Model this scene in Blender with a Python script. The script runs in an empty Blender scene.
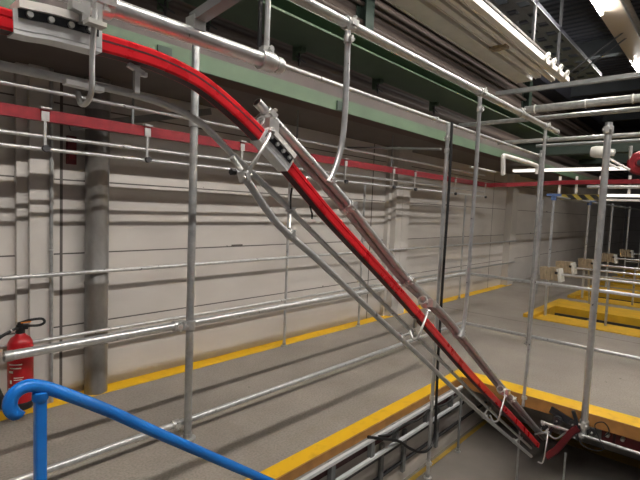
import bpy, bmesh, math, random
from mathutils import Vector, Matrix, Quaternion
random.seed(4)
SC = bpy.context.scene
COL = SC.collection
V = Vector

# ------------------------------------------------------------------ materials
def newmat(name):
    m = bpy.data.materials.new(name); m.use_nodes = True
    nt = m.node_tree
    return m, nt, nt.nodes['Principled BSDF']

def mat(name, col, rough=.5, metal=0., var=.12, scale=8., bump=.0, col2=None, stretch=(1, 1, 1), thr=None, spec=.5):
    """base colour broken up by soft noise, a little roughness variation, optional bump"""
    m, nt, b = newmat(name)
    N, L = nt.nodes, nt.links
    tc = N.new('ShaderNodeTexCoord'); mp = N.new('ShaderNodeMapping'); mp.inputs['Scale'].default_value = stretch
    L.new(tc.outputs['Object'], mp.inputs['Vector'])
    no = N.new('ShaderNodeTexNoise'); no.inputs['Scale'].default_value = scale; no.inputs['Detail'].default_value = 5
    L.new(mp.outputs[0], no.inputs['Vector'])
    cr = N.new('ShaderNodeValToRGB')
    lo, hi = thr or (.3, .7)
    cr.color_ramp.elements[0].position = lo; cr.color_ramp.elements[1].position = hi
    c2 = col2 or tuple(max(0, c * (1 - var * 2)) for c in col)
    cr.color_ramp.elements[0].color = (*c2, 1); cr.color_ramp.elements[1].color = (*col, 1)
    L.new(no.outputs['Fac'], cr.inputs[0]); L.new(cr.outputs[0], b.inputs['Base Color'])
    b.inputs['Roughness'].default_value = rough; b.inputs['Metallic'].default_value = metal
    b.inputs['Specular IOR Level'].default_value = spec
    mr = N.new('ShaderNodeMapRange'); mr.inputs['To Min'].default_value = max(0, rough - .08); mr.inputs['To Max'].default_value = min(1, rough + .1)
    L.new(no.outputs['Fac'], mr.inputs['Value']); L.new(mr.outputs[0], b.inputs['Roughness'])
    if bump:
        bu = N.new('ShaderNodeBump'); bu.inputs['Strength'].default_value = bump; bu.inputs['Distance'].default_value = .01
        L.new(no.outputs['Fac'], bu.inputs['Height']); L.new(bu.outputs[0], b.inputs['Normal'])
    return m

def emis(name, col, s):
    m, nt, b = newmat(name)
    b.inputs['Base Color'].default_value = (*col, 1)
    b.inputs['Emission Color'].default_value = (*col, 1); b.inputs['Emission Strength'].default_value = s
    return m

GALV = mat('galvanized_tube', (.64, .65, .66), .30, .68, .10, 30)
GALVD = mat('dull_galvanized_tube', (.50, .51, .51), .38, .68, .15, 22)
ZINC = mat('bright_zinc', (.76, .76, .75), .32, .75, .08, 40)
ALU = mat('aluminium_profile', (.84, .86, .88), .38, .15, .06, 12, stretch=(1, 8, 8))
RED = mat('red_gloss_paint', (.72, .012, .022), .28, 0, .08, 14)
REDD = mat('old_red_paint', (.26, .009, .018), .4, 0, .16, 16)
SLOT = mat('dark_red_slot', (.06, .006, .01), .6)
BLUE = mat('blue_gloss_paint', (.012, .20, .70), .22, 0, .06, 10)
YEL = mat('yellow_floor_paint', (.84, .49, .004), .5, 0, .08, 9, col2=(.68, .37, .008), thr=(.28, .45))
YELS = mat('yellow_steel_paint', (.72, .42, .02), .5, 0, .12, 7)
YEL_SHADED = mat('shaded_yellow_paint', (.46, .22, .06), .6, 0, .15, 12)  # yellow paint of the walkway fascia with its shade mixed into the colour
BLACK = mat('black_plastic', (.012, .012, .013), .45)
BOLTB = mat('blackened_steel', (.045, .05, .06), .4, .5)
WHITE = mat('white_enamel', (.86, .83, .79), .4, 0, .06, 6)
WHITEP = mat('white_plastic', (.8, .79, .74), .5)
GREEN = mat('green_beam_paint', (.10, .165, .10), .55, 0, .14, 4)
GREEND = mat('dark_green_paint', (.04, .065, .05), .6, 0, .14, 4)
BROWN = mat('brown_primer', (.07, .042, .028), .7, 0, .2, 5)
MAUVE = mat('mauve_grey_panel', (.12, .10, .095), .75, 0, .12, 4)
GREYM = mat('grey_painted_steel', (.24, .25, .25), .5, .2, .12, 10)
DARKM = mat('dark_steel', (.07, .07, .075), .5, .4, .15, 10)
CARD = mat('beige_cardboard', (.42, .33, .22), .85, 0, .15, 25)
BEIGE = mat('beige_lamp_housing', (.55, .48, .40), .5, 0, .04, 3)
DECK = mat('dark_roof_sheet', (.035, .036, .05), .6, .2, .15, 3)
RAFTER = mat('dark_rafter_steel', (.06, .068, .075), .6, .2, .15, 3)
FLOORD = mat('lower_concrete', (.21, .19, .17), .75, 0, .14, 3, bump=.15)
UNDER = mat('grey_render', (.60, .57, .53), .8, 0, .12, 3, stretch=(1, 1, 4))
TUBEL = emis('lit_fluorescent_tube', (1.0, .96, .90), 95)
LABELR = mat('label_dark_red', (.16, .01, .015), .5)
WIRE = mat('yellow_wire', (.55, .40, .08), .5)

def floor_mat():
    m, nt, b = newmat('walkway_concrete'); N, L = nt.nodes, nt.links
    tc = N.new('ShaderNodeTexCoord')
    n1 = N.new('ShaderNodeTexNoise'); n1.inputs['Scale'].default_value = 1.3; n1.inputs['Detail'].default_value = 8; n1.inputs['Roughness'].default_value = .65
    L.new(tc.outputs['Object'], n1.inputs['Vector'])
    c1 = N.new('ShaderNodeValToRGB'); c1.color_ramp.elements[0].position = .3; c1.color_ramp.elements[1].position = .72
    c1.color_ramp.elements[0].color = (.235, .208, .18, 1); c1.color_ramp.elements[1].color = (.345, .312, .275, 1)
    L.new(n1.outputs['Fac'], c1.inputs[0])
    n2 = N.new('ShaderNodeTexNoise'); n2.inputs['Scale'].default_value = 70; n2.inputs['Detail'].default_value = 3
    L.new(tc.outputs['Object'], n2.inputs['Vector'])
    c2 = N.new('ShaderNodeValToRGB'); c2.color_ramp.elements[0].position = .28; c2.color_ramp.elements[1].position = .6
    c2.color_ramp.elements[0].color = (.72, .72, .72, 1); c2.color_ramp.elements[1].color = (1.05, 1.05, 1.05, 1)
    L.new(n2.outputs['Fac'], c2.inputs[0])
    mx = N.new('ShaderNodeMixRGB'); mx.blend_type = 'MULTIPLY'; mx.inputs[0].default_value = 1
    L.new(c1.outputs[0], mx.inputs[1]); L.new(c2.outputs[0], mx.inputs[2])
    # dark spots
    vo = N.new('ShaderNodeTexVoronoi'); vo.inputs['Scale'].default_value = 3.2; vo.inputs['Randomness'].default_value = 1
    L.new(tc.outputs['Object'], vo.inputs['Vector'])
    lt = N.new('ShaderNodeMath'); lt.operation = 'LESS_THAN'; lt.inputs[1].default_value = .045
    L.new(vo.outputs['Distance'], lt.inputs[0])
    n3 = N.new('ShaderNodeTexNoise'); n3.inputs['Scale'].default_value = 26
    L.new(tc.outputs['Object'], n3.inputs['Vector'])
    gt = N.new('ShaderNodeMath'); gt.operation = 'GREATER_THAN'; gt.inputs[1].default_value = .52
    L.new(n3.outputs['Fac'], gt.inputs[0])
    mu = N.new('ShaderNodeMath'); mu.operation = 'MULTIPLY'; L.new(lt.outputs[0], mu.inputs[0]); L.new(gt.outputs[0], mu.inputs[1])
    # dark scratches running along the hall
    mp = N.new('ShaderNodeMapping'); mp.inputs['Scale'].default_value = (5.5, .9, 1); L.new(tc.outputs['Object'], mp.inputs[0])
    n4 = N.new('ShaderNodeTexNoise'); n4.inputs['Scale'].default_value = 2.1; n4.inputs['Detail'].default_value = 7
    L.new(mp.outputs[0], n4.inputs['Vector'])
    g4 = N.new('ShaderNodeValToRGB'); g4.color_ramp.elements[0].position = .66; g4.color_ramp.elements[1].position = .78
    L.new(n4.outputs['Fac'], g4.inputs[0])
    ad = N.new('ShaderNodeMath'); ad.operation = 'MAXIMUM'; L.new(mu.outputs[0], ad.inputs[0])
    hf = N.new('ShaderNodeMath'); hf.operation = 'MULTIPLY'; hf.inputs[1].default_value = .35; L.new(g4.outputs[0], hf.inputs[0])
    L.new(hf.outputs[0], ad.inputs[1])
    # one joint across the floor
    sx = N.new('ShaderNodeSeparateXYZ'); L.new(tc.outputs['Object'], sx.inputs[0])
    su = N.new('ShaderNodeMath'); su.operation = 'SUBTRACT'; su.inputs[1].default_value = 7.28; L.new(sx.outputs[0], su.inputs[0])
    ab = N.new('ShaderNodeMath'); ab.operation = 'ABSOLUTE'; L.new(su.outputs[0], ab.inputs[0])
    l2 = N.new('ShaderNodeMath'); l2.operation = 'LESS_THAN'; l2.inputs[1].default_value = .018; L.new(ab.outputs[0], l2.inputs[0])
    l3 = N.new('ShaderNodeMath'); l3.operation = 'MULTIPLY'; l3.inputs[1].default_value = .6; L.new(l2.outputs[0], l3.inputs[0])
    a2 = N.new('ShaderNodeMath'); a2.operation = 'MAXIMUM'; L.new(ad.outputs[0], a2.inputs[0]); L.new(l3.outputs[0], a2.inputs[1])
    m2 = N.new('ShaderNodeMixRGB'); m2.inputs[2].default_value = (.06, .05, .045, 1)
    L.new(a2.outputs[0], m2.inputs[0]); L.new(mx.outputs[0], m2.inputs[1]); L.new(m2.outputs[0], b.inputs['Base Color'])
    bu = N.new('ShaderNodeBump'); bu.inputs['Strength'].default_value = .12; bu.inputs['Distance'].default_value = .01
    L.new(n2.outputs['Fac'], bu.inputs['Height']); L.new(bu.outputs[0], b.inputs['Normal'])
    b.inputs['Roughness'].default_value = .62
    return m

def wall_mat(name, c_hi, c_lo, pitch=.583, off=.018, vx=()):
    m, nt, b = newmat(name); N, L = nt.nodes, nt.links
    tc = N.new('ShaderNodeTexCoord'); sx = N.new('ShaderNodeSeparateXYZ'); L.new(tc.outputs['Object'], sx.inputs[0])
    def M(op, a, bb=None):
        n = N.new('ShaderNodeMath'); n.operation = op
        for i, v in enumerate((a, bb)):
            if v is None: continue
            if isinstance(v, (int, float)): n.inputs[i].default_value = v
            else: L.new(v, n.inputs[i])
        return n.outputs[0]
    n1 = N.new('ShaderNodeTexNoise'); n1.inputs['Scale'].default_value = 1.1; n1.inputs['Detail'].default_value = 6
    mp = N.new('ShaderNodeMapping'); mp.inputs['Scale'].default_value = (1, 1, 2.4); L.new(tc.outputs['Object'], mp.inputs[0]); L.new(mp.outputs[0], n1.inputs['Vector'])
    c1 = N.new('ShaderNodeValToRGB'); c1.color_ramp.elements[0].position = .3; c1.color_ramp.elements[1].position = .65
    c1.color_ramp.elements[0].color = (*c_lo, 1); c1.color_ramp.elements[1].color = (*c_hi, 1)
    L.new(n1.outputs['Fac'], c1.inputs[0])
    z = M('ADD', sx.outputs[2], off + 10 * pitch)
    fr = M('MODULO', z, pitch)
    seam = M('LESS_THAN', fr, .0115)
    # chipped paint along some seams
    n5 = N.new('ShaderNodeTexNoise'); n5.inputs['Scale'].default_value = 3.0; n5.inputs['Detail'].default_value = 5; L.new(tc.outputs['Object'], n5.inputs['Vector'])
    chip = M('MULTIPLY', M('LESS_THAN', fr, .026), M('GREATER_THAN', n5.outputs['Fac'], .66))
    allm = M('MAXIMUM', seam, chip)
    for x in vx:
        allm = M('MAXIMUM', allm, M('LESS_THAN', M('ABSOLUTE', M('SUBTRACT', sx.outputs[0], x)), .011))
    mx = N.new('ShaderNodeMixRGB'); mx.inputs[2].default_value = (.07, .06, .055, 1)
    L.new(M('MULTIPLY', allm, .95), mx.inputs[0]); L.new(c1.outputs[0], mx.inputs[1]); L.new(mx.outputs[0], b.inputs['Base Color'])
    bu = N.new('ShaderNodeBump'); bu.inputs['Strength'].default_value = .3; bu.inputs['Distance'].default_value = .01; bu.invert = True
    L.new(allm, bu.inputs['Height']); L.new(bu.outputs[0], b.inputs['Normal'])
    b.inputs['Roughness'].default_value = .6
    return m

def rib_mat(name, col, axis, pitch, dark):
    m, nt, b = newmat(name); N, L = nt.nodes, nt.links
    tc = N.new('ShaderNodeTexCoord'); wv = N.new('ShaderNodeTexWave'); wv.bands_direction = axis; wv.inputs['Scale'].default_value = .314 / pitch
    wv.inputs['Distortion'].default_value = 0
    L.new(tc.outputs['Object'], wv.inputs['Vector'])
    cr = N.new('ShaderNodeValToRGB'); cr.color_ramp.elements[0].position = .2; cr.color_ramp.elements[1].position = .5
    cr.color_ramp.elements[0].color = (*dark, 1); cr.color_ramp.elements[1].color = (*col, 1)
    L.new(wv.outputs['Fac'], cr.inputs[0]); L.new(cr.outputs[0], b.inputs['Base Color'])
    bu = N.new('ShaderNodeBump'); bu.inputs['Distance'].default_value = .04; L.new(wv.outputs['Fac'], bu.inputs['Height']); L.new(bu.outputs[0], b.inputs['Normal'])
    b.inputs['Roughness'].default_value = .6
    return m

FLOOR = floor_mat()
WALL = wall_mat('painted_wall_panels', (.60, .57, .54), (.51, .48, .45), vx=(1.369, 5.526, 10.0))
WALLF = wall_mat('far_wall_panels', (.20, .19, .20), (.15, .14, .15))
COLM = mat('painted_column', (.57, .54, .51), .6, 0, .05, 3, stretch=(1, 1, .3))
UPPER = rib_mat('brown_wall_cladding', (.13, .10, .085), 'Z', .17, (.05, .035, .03))
CEIL = rib_mat('dark_ribbed_roof', (.030, .032, .045), 'X', .2, (.012, .013, .02))
DUCT = mat('spiral_duct_metal', (.33, .32, .31), .36, .6, .18, 9, stretch=(1, 1, .5))

# ------------------------------------------------------------------ mesh builder
class G:
    def __init__(s): s.v = []; s.f = []; s.sm = []
    def add(s, v, f, smooth=False):
        o = len(s.v); s.v += [V(p) for p in v]; s.f += [tuple(i + o for i in q) for q in f]; s.sm += [smooth] * len(f); return s
    def box(s, a, b):
        x0, y0, z0 = a; x1, y1, z1 = b
        x0, x1 = min(x0, x1), max(x0, x1); y0, y1 = min(y0, y1), max(y0, y1); z0, z1 = min(z0, z1), max(z0, z1)
        return s.add([(x0, y0, z0), (x1, y0, z0), (x1, y1, z0), (x0, y1, z0), (x0, y0, z1), (x1, y0, z1), (x1, y1, z1), (x0, y1, z1)],
                     [(0, 3, 2, 1), (4, 5, 6, 7), (0, 1, 5, 4), (1, 2, 6, 5), (2, 3, 7, 6), (3, 0, 4, 7)])
    def obox(s, c, ax, ay, az, hx, hy, hz):
        c = V(c); ax, ay, az = V(ax).normalized() * hx, V(ay).normalized() * hy, V(az).normalized() * hz
        vs = [c + ax * i + ay * j + az * k for k in (-1, 1) for j in (-1, 1) for i in (-1, 1)]
        return s.add(vs, [(0, 2, 3, 1), (4, 5, 7, 6), (0, 1, 5, 4), (1, 3, 7, 5), (3, 2, 6, 7), (2, 0, 4, 6)])
    def cyl(s, a, b, r, r2=None, n=14, hollow=False):
        return s.tube([a, b], r, n=n, r2=r2, hollow=hollow)
    def tube(s, pts, r, n=12, r2=None, hollow=False, closed=False):
        pts = [V(p) for p in pts]
        k = len(pts)
        t0 = (pts[1] - pts[0]).normalized()
        u = t0.orthogonal().normalized(); rings = []
        prev = t0
        for i, p in enumerate(pts):
            if i == 0: t = t0
            elif i == k - 1: t = (pts[i] - pts[i - 1]).normalized()
            else: t = ((pts[i + 1] - p).normalized() + (p - pts[i - 1]).normalized()).normalized()
            q = prev.rotation_difference(t); u = (q @ u); u = (u - t * u.dot(t)).normalized(); prev = t
            w = t.cross(u)
            rr = r if r2 is None else r + (r2 - r) * i / (k - 1)
            rings.append([p + (u * math.cos(2 * math.pi * j / n) + w * math.sin(2 * math.pi * j / n)) * rr for j in range(n)])
        vs = [p for ring in rings for p in ring]; fs = []
        for i in range(k - 1):
            for j in range(n):
                a, b = i * n + j, i * n + (j + 1) % n
                fs.append((a, b, b + n, a + n))
        s.add(vs, fs, True)
        if hollow:
            d = (pts[1] - pts[0]).normalized()
            inner = [pts[0] + (p - pts[0]) * .8 for p in rings[0]]
            deep = [p + d * r * 3 for p in inner]
            fs = []
            for j in range(n):
                j2 = (j + 1) % n
                fs.append((j, n + j, n + j2, j2)); fs.append((n + j, 2 * n + j, 2 * n + j2, n + j2))
            fs.append(tuple(2 * n + j for j in range(n)))
            s.add(rings[0] + inner + deep, fs)
        else:
            s.add(rings[0], [tuple(reversed(range(n)))])
        s.add(rings[-1], [tuple(range(n))])
        return s
    def lathe(s, c, axis, prof, n=20):
        c = V(c); axis = V(axis).normalized(); u = axis.orthogonal().normalized(); w = axis.cross(u); vs = []; fs = []
        for r, h in prof:
            for j in range(n):
                a = 2 * math.pi * j / n; vs.append(c + axis * h + (u * math.cos(a) + w * math.sin(a)) * max(r, 1e-4))
        for i in range(len(prof) - 1):
            for j in range(n):
                a, b = i * n + j, i * n + (j + 1) % n; fs.append((a, b, b + n, a + n))
        s.add(vs, fs, True); return s
    def ring(s, c, axis, R, r, n=18, m=8):
        c = V(c); axis = V(axis).normalized(); u = axis.orthogonal().normalized(); w = axis.cross(u); vs = []; fs = []
        for i in range(n):
            a = 2 * math.pi * i / n; d = u * math.cos(a) + w * math.sin(a)
            for j in range(m):
                b = 2 * math.pi * j / m; vs.append(c + d * (R + r * math.cos(b)) + axis * r * math.sin(b))
        for i in range(n):
            for j in range(m):
                fs.append((i * m + j, i * m + (j + 1) % m, ((i + 1) % n) * m + (j + 1) % m, ((i + 1) % n) * m + j))
        return s.add(vs, fs, True)
    def sweep(s, pts, prof, side=(0, -1, 0), smooth=False):
        """profile of (out, up) offsets carried along pts; 'out' is along side, 'up' is normal to the path"""
        pts = [V(p) for p in pts]; k = len(pts); n = len(prof); side = V(side); vs = []
        for i, p in enumerate(pts):
            if i == 0: t = (pts[1] - p)
            elif i == k - 1: t = (p - pts[i - 1])
            else: t = (pts[i + 1] - pts[i - 1])
            t.normalize(); up = side.cross(t).normalized()
            if up.z < 0: up = -up
            sd = side if abs(side.dot(t)) < .9 else V((1, 0, 0))
            vs += [p + sd * a + up * b for a, b in prof]
        fs = []
        for i in range(k - 1):
            for j in range(n):
                a, b = i * n + j, i * n + (j + 1) % n; fs.append((a, b, b + n, a + n))
        s.add(vs, fs, smooth)
        s.add(vs[:n], [tuple(reversed(range(n)))]); s.add(vs[-n:], [tuple(range(n))])
        return s

ORIGIN = {}
def put(name, g, m, parent=None, loc=None, bevel=0):
    me = bpy.data.meshes.new(name)
    if parent is not None: base = ORIGIN[parent.name]
    elif loc is not None: base = V(loc)
    else:
        lo = V([min(p[i] for p in g.v) for i in range(3)]); hi = V([max(p[i] for p in g.v) for i in range(3)])
        base = V(((lo.x + hi.x) / 2, (lo.y + hi.y) / 2, lo.z))
    me.from_pydata([p - base for p in g.v], [], g.f); me.update()
    bm = bmesh.new(); bm.from_mesh(me); bmesh.ops.remove_doubles(bm, verts=bm.verts, dist=1e-5)
    bmesh.ops.recalc_face_normals(bm, faces=bm.faces); bm.to_mesh(me); bm.free()
    if any(g.sm):
        for p in me.polygons: p.use_smooth = True
        me.set_sharp_from_angle(angle=math.radians(40))
    me.materials.append(m)
    o = bpy.data.objects.new(name, me); COL.objects.link(o)
    o.location = (0, 0, 0) if parent is not None else base
    if parent is not None:
        o.parent = parent
        ORIGIN[o.name] = base
    else: ORIGIN[o.name] = base
    if bevel:
        b = o.modifiers.new('bevel', 'BEVEL'); b.width = bevel; b.segments = 2; b.limit_method = 'ANGLE'
    return o

def tag(o, label, cat, group=None):
    o['label'] = label; o['category'] = cat
    if group: o['group'] = group
    return o
def thing(name, label, cat, loc, group=None):
    o = bpy.data.objects.new(name, None); COL.objects.link(o); o.location = loc; o.empty_display_size = .1
    ORIGIN[o.name] = V(loc); return tag(o, label, cat, group)
def struct(name, g, m, loc=(0, 0, 0), bevel=0):
    o = put(name, g, m, loc=loc, bevel=bevel); o['kind'] = 'structure'; return o

def smooth_path(pts, sub=8):
    pts = [V(p) for p in pts]; out = []
    for i in range(len(pts) - 1):
        p0 = pts[i - 1] if i else pts[0] * 2 - pts[1]; p1, p2 = pts[i], pts[i + 1]
        p3 = pts[i + 2] if i + 2 < len(pts) else p2 * 2 - p1
        for k in range(sub):
            t = k / sub
            out.append(.5 * ((2 * p1) + (p2 - p0) * t + (2 * p0 - 5 * p1 + 4 * p2 - p3) * t * t + (3 * p1 - p0 - 3 * p2 + p3) * t ** 3))
    out.append(pts[-1]); return out

def coupler(g, c, axis, r, out=(0, -1, 0)):
    """scaffold clamp: split collar round a tube, flange lugs and a bolt with nut"""
    c = V(c); a = V(axis).normalized(); o = V(out); o = (o - a * o.dot(a)).normalized(); w = a.cross(o)
    L = r * 1.15
    g.lathe(c, a, [(r * 1.02, -L), (r * 1.32, -L), (r * 1.36, -L * .8), (r * 1.36, L * .8), (r * 1.32, L), (r * 1.02, L)], 16)
    g.obox(c + o * r * 1.5, a, o, w, L * .8, r * .32, r * .55)
    g.cyl(c + o * r * 1.5 - w * r * 1.1, c + o * r * 1.5 + w * r * 1.1, r * .22, n=8)
    g.lathe(c + o * r * 1.5 + w * r * .9, w, [(0, 0), (r * .42, 0), (r * .42, r * .3), (0, r * .3)], 6)
    g.lathe(c + o * r * 1.5 - w * r * .9, -w, [(0, 0), (r * .42, 0), (r * .42, r * .3), (0, r * .3)], 6)
    return g

def tube_thing(name, label, cat, pts, r, m=None, n=14, group=None, clamps=(), hollow=False, capend=False, collar=False):
    """a tube with its clamps: clamps = [(point, axis, radius, out)]"""
    pts = [V(p) for p in pts]
    t = thing(name, label, cat, min(pts, key=lambda p: p.z), group)
    put('tube', G().tube(pts, r, n=n, hollow=hollow), m or GALV, t)
    for c in clamps: put('clamp', coupler(G(), *c), ZINC, t)
    if capend:
        d = (pts[-1] - pts[-2]).normalized()
        put('end_cap', G().lathe(pts[-1] - d * r * .6, d, [(r * 1.0, 0), (r * 1.16, 0), (r * 1.16, r * .9), (r * 1.0, r * 1.25), (r * .6, r * 1.5), (0, r * 1.58)], 18), ZINC, t)
    if collar:
        d = (pts[1] - pts[0]).normalized()
        put('collar', G().lathe(pts[0], d, [(r * .9, -.002), (r * 1.1, 0), (r * 1.1, .035), (r * 1.02, .04)], 18), GALVD, t)
    return t

# ------------------------------------------------------------------ the setting
HX = [(7.68, 9.55), (10.28, 12.2), (12.95, 14.85), (15.6, 17.5), (18.3, 20.2)]   # floor openings
PX, PY = 4.30, 1.90          # edge of the walkway towards the pit
fl = G().box((-4, PY, -.1), (PX, 3.95, 0))
fl.box((PX, 2.3, -.1), (30, 3.95, 0)); fl.box((PX, -6, -.1), (HX[0][0], 2.3, 0))
for i, (a, b) in enumerate(HX):
    nxt = HX[i + 1][0] if i + 1 < len(HX) else 30
    fl.box((b, -6, -.1), (nxt, 2.3, 0))
    fl.box((a, -6, -.1), (b, -3, 0))
struct('floor', fl, FLOOR)
struct('floor_lower', G().box((-4, -6, -.75), (30, 3.95, -.65)), FLOORD)
struct('trim_1', G().box((-4, 3.775, 0), (11.0, 3.95, .003)), YEL)
edge = G().box((-4, PY, 0), (PX + .2, PY + .115, .004)); edge.box((PX, -6, 0), (PX + .21, PY, .004)); struct('trim_2', edge, YEL)
fas = G().box((-4, PY - .012, -.1), (PX, PY, .004)).box((PX - .012, -6, -.1), (PX, PY - .012, .004)); struct('trim_3', fas, YEL_SHADED)
struct('trim_4', G().box((-4, 1.85, -.65), (5.2, 1.89, -.646)).box((5.05, -6, -.65), (5.2, 1.85, -.646)), mat('dull_yellow_line', (.42, .27, .03), .6, 0, .2, 8))  # duller, darker yellow than the walkway edge
und = G().box((-4, 1.92, -.65), (5.25, 2.0, -.1)).box((5.22, -6, -.65), (5.3, 1.92, -.1)); struct('wall_pit', und, UNDER)
struct('wall_left', G().box((-4, 3.95, -.75), (30, 4.1, 3.05)), WALL)
struct('wall_left_upper', G().box((-4, 3.99, 3.05), (30, 4.1, 4.75)), UPPER)
struct('trim_5', G().box((-4, 3.6, 4.75), (30, 4.1, 5.2)), DECK)
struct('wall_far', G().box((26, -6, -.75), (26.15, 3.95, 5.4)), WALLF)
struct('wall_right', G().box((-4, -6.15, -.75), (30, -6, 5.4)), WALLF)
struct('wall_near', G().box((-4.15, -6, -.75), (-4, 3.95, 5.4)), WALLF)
struct('ceiling', G().box((-4.15, -6.15, 5.2), (30, 4.1, 5.35)), CEIL)
cm = G().box((1.124, 3.86, 0), (1.285, 3.95, 3.0)).box((1.052, 3.90, 0), (1.124, 3.95, 3.0))
struct('wall_left_column', cm, COLM)
cm = G().box((5.93, 3.79, 0), (6.30, 3.95, 2.62)).box((5.86, 3.88, 0), (5.93, 3.95, 2.62)).box((6.095, 3.786, 0), (6.115, 3.79, 2.6))
struct('wall_left_pillar', cm, COLM)
struct('wall_left_pier', G().box((10.75, 3.80, 0), (11.1, 3.95, 2.7)), COLM)

def ibeam(a, b, w, h, tf=.018, tw=.014, side=V((0, 1, 0))):
    a, b = V(a), V(b); d = (b - a).normalized(); L = (b - a).length / 2; c = (a + b) / 2; up = V((0, 0, 1))
    g = G(); g.obox(c + up * tf / 2, d, side, up, L, w / 2, tf / 2); g.obox(c + up * (h - tf / 2), d, side, up, L, w / 2, tf / 2)
    g.obox(c + up * h / 2, d, side, up, L, tw / 2, h / 2 - tf); return g
def beam(label, a, b, w, h, m=GREEN, side=V((0, 1, 0)), stiff=()):
    t = thing('steel_beam', label, 'beam', ((a[0] + b[0]) / 2, (a[1] + b[1]) / 2, a[2]))
    put('beam_profile', ibeam(a, b, w, h, side=side), m, t)
    return t
b1 = beam('wide green steel beam high along the left wall, with clamps on its flange', (-4, 3.22, 3.22), (16, 3.22, 3.22), .52, .13)
b2 = thing('steel_beam', 'lower green edge beam against the wall, brown on its underside', 'beam', (4, 3.4, 2.52))
put('face_plate', G().box((-4, 2.90, 2.527), (16, 2.92, 2.648)), GREEN, b2)
put('upper_panel', G().box((-4, 2.92, 2.648), (16, 3.95, 2.746)), MAUVE, b2)
put('soffit', G().box((-4, 2.92, 2.53), (16, 3.12, 2.55)), BROWN, b2)
put('soffit_plate', G().box((-4, 3.12, 2.545), (16, 3.95, 2.565)), MAUVE, b2)
for x, z in ((1.63, 2.57), (3.46, 2.57)):
    put('junction_plate', G().box((x - .05, 2.885, z - .04), (x + .05, 2.90, z + .045)), GREEND, b2)
cxs = [1.55, 1.95, 2.35, 3.45, 4.85, 6.3]
for i, x in enumerate(cxs):
    where = ['first', 'second', 'third', 'fourth', 'fifth', 'sixth'][i]
    t = thing('beam_clamp', f'green cast clamp gripping the wide green beam, {where} from the left', 'clamp', (x, 3.47, 3.05), 'clamps on the green beam')
    put('jaw', G().box((x - .035, 3.40, 3.17), (x + .035, 3.50, 3.22)).box((x - .035, 3.47, 3.10), (x + .035, 3.53, 3.25)), GREEN, t, bevel=.006)
    put('bolt', G().cyl((x, 3.46, 3.04), (x, 3.46, 3.20), .009).lathe((x, 3.46, 3.08), (0, 0, 1), [(0, 0), (.02, 0), (.02, .016), (0, .016)], 6).cyl((x - .07, 3.44, 3.12), (x + .07, 3.44, 3.09), .008), DARKM, t)
# cross beams towards the right and columns
beam('dark green cross beam spanning to the right beyond the bright white strip', (9.6, -6, 2.78), (9.6, 3.4, 2.78), .2, .26, GREEND, V((1, 0, 0)))
beam('dark green cross beam farther down the hall', (14.5, -6, 3.1), (14.5, 3.4, 3.1), .2, .3, GREEND, V((1, 0, 0)))
for i, (x, s) in enumerate(((5.1, 'nearer'), (11.5, 'farther'))):
    t = thing('steel_column', f'dark green steel column on the upper wall, the {s} one', 'column', (x, 3.9, 3.6))
    put('column_profile', G().box((x - .09, 3.82, 3.58), (x + .09, 3.835, 5.2)).box((x - .09, 3.975, 3.58), (x + .09, 3.99, 5.2)).box((x - .01, 3.835, 3.58), (x + .01, 3.975, 5.2)), GREEND, t)
for i, x in enumerate((7.5, 10.8, 14.0, 18)):
    t = thing('roof_rafter', 'dark rafter across the roof, ' + ['nearest', 'second', 'third', 'farthest'][i] + ' of four', 'rafter', (x, 0, 4.9))
    put('rafter_profile', ibeam((x, -6, 4.85), (x, 3.99, 4.85), .2, .34, side=V((1, 0, 0))), RAFTER, t)
t = thing('roof_brace', 'thin grey diagonal rods bracing the dark roof', 'brace', (9.5, 2.0, 4.2))
for dx in (0, .28):
    put('brace_rod', G().cyl((8.6 + dx, 2.35, 3.95), (8.6 + dx, .6, 5.15), .012), DARKM, t)

# wall service pipes over the upper wall
for i, (z, r) in enumerate(((3.85, .03), (4.08, .045), (4.33, .03), (4.6, .05))):
    t = thing('wall_pipe', 'brown pipe along the upper wall, ' + ['lowest', 'second from below', 'third from below', 'topmost'][i] + ' of four', 'pipe', (6, 3.93, z))
    put('tube', G().cyl((-4, 3.93, z), (20, 3.93, z), r, n=10), mat('brown_pipe', (.13, .10, .085), .5, .2) if i == 0 else bpy.data.materials['brown_pipe'], t)

# ------------------------------------------------------------------ wall fittings
t = thing('ventilation_duct', 'dented round galvanized duct standing against the wall', 'duct', (1.607, 3.86, 0))
put('duct_pipe', G().lathe((1.607, 3.862, 0), (0, 0, 1), [(0, .003), (.089, .003), (.089, .9), (.092, .905), (.092, .93), (.089, .935), (.089, 1.95), (.093, 1.955), (.093, 1.99), (.089, 2.0), (.089, 2.54), (0, 2.54)], 28), DUCT, t)
put('pipe_collar', G().lathe((1.607, 3.862, 2.3), (0, 0, 1), [(.089, 0), (.095, 0), (.095, .05), (.089, .05)], 28), GALVD, t)
t = thing('conduit_pipe', 'thin grey conduit running down the wall column', 'pipe', (1.235, 3.785, .3))
put('tube', G().cyl((1.262, 3.843, .02), (1.262, 3.843, 2.54), .012), GALVD, t)
for z in (.45, 1.2, 1.95, 2.5): put('pipe_clip', G().ring((1.262, 3.843, z), (0, 0, 1), .014, .004), ZINC, t)
t = thing('call_point', 'small dark red box on the wall beside the round duct', 'alarm box', (1.43, 3.94, 1.93))
put('housing', G().box((1.40, 3.915, 1.86), (1.47, 3.95, 2.08)), LABELR, t, bevel=.004)
put('cover_plate', G().box((1.415, 3.910, 1.90), (1.455, 3.916, 1.95)), REDD, t)

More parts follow.
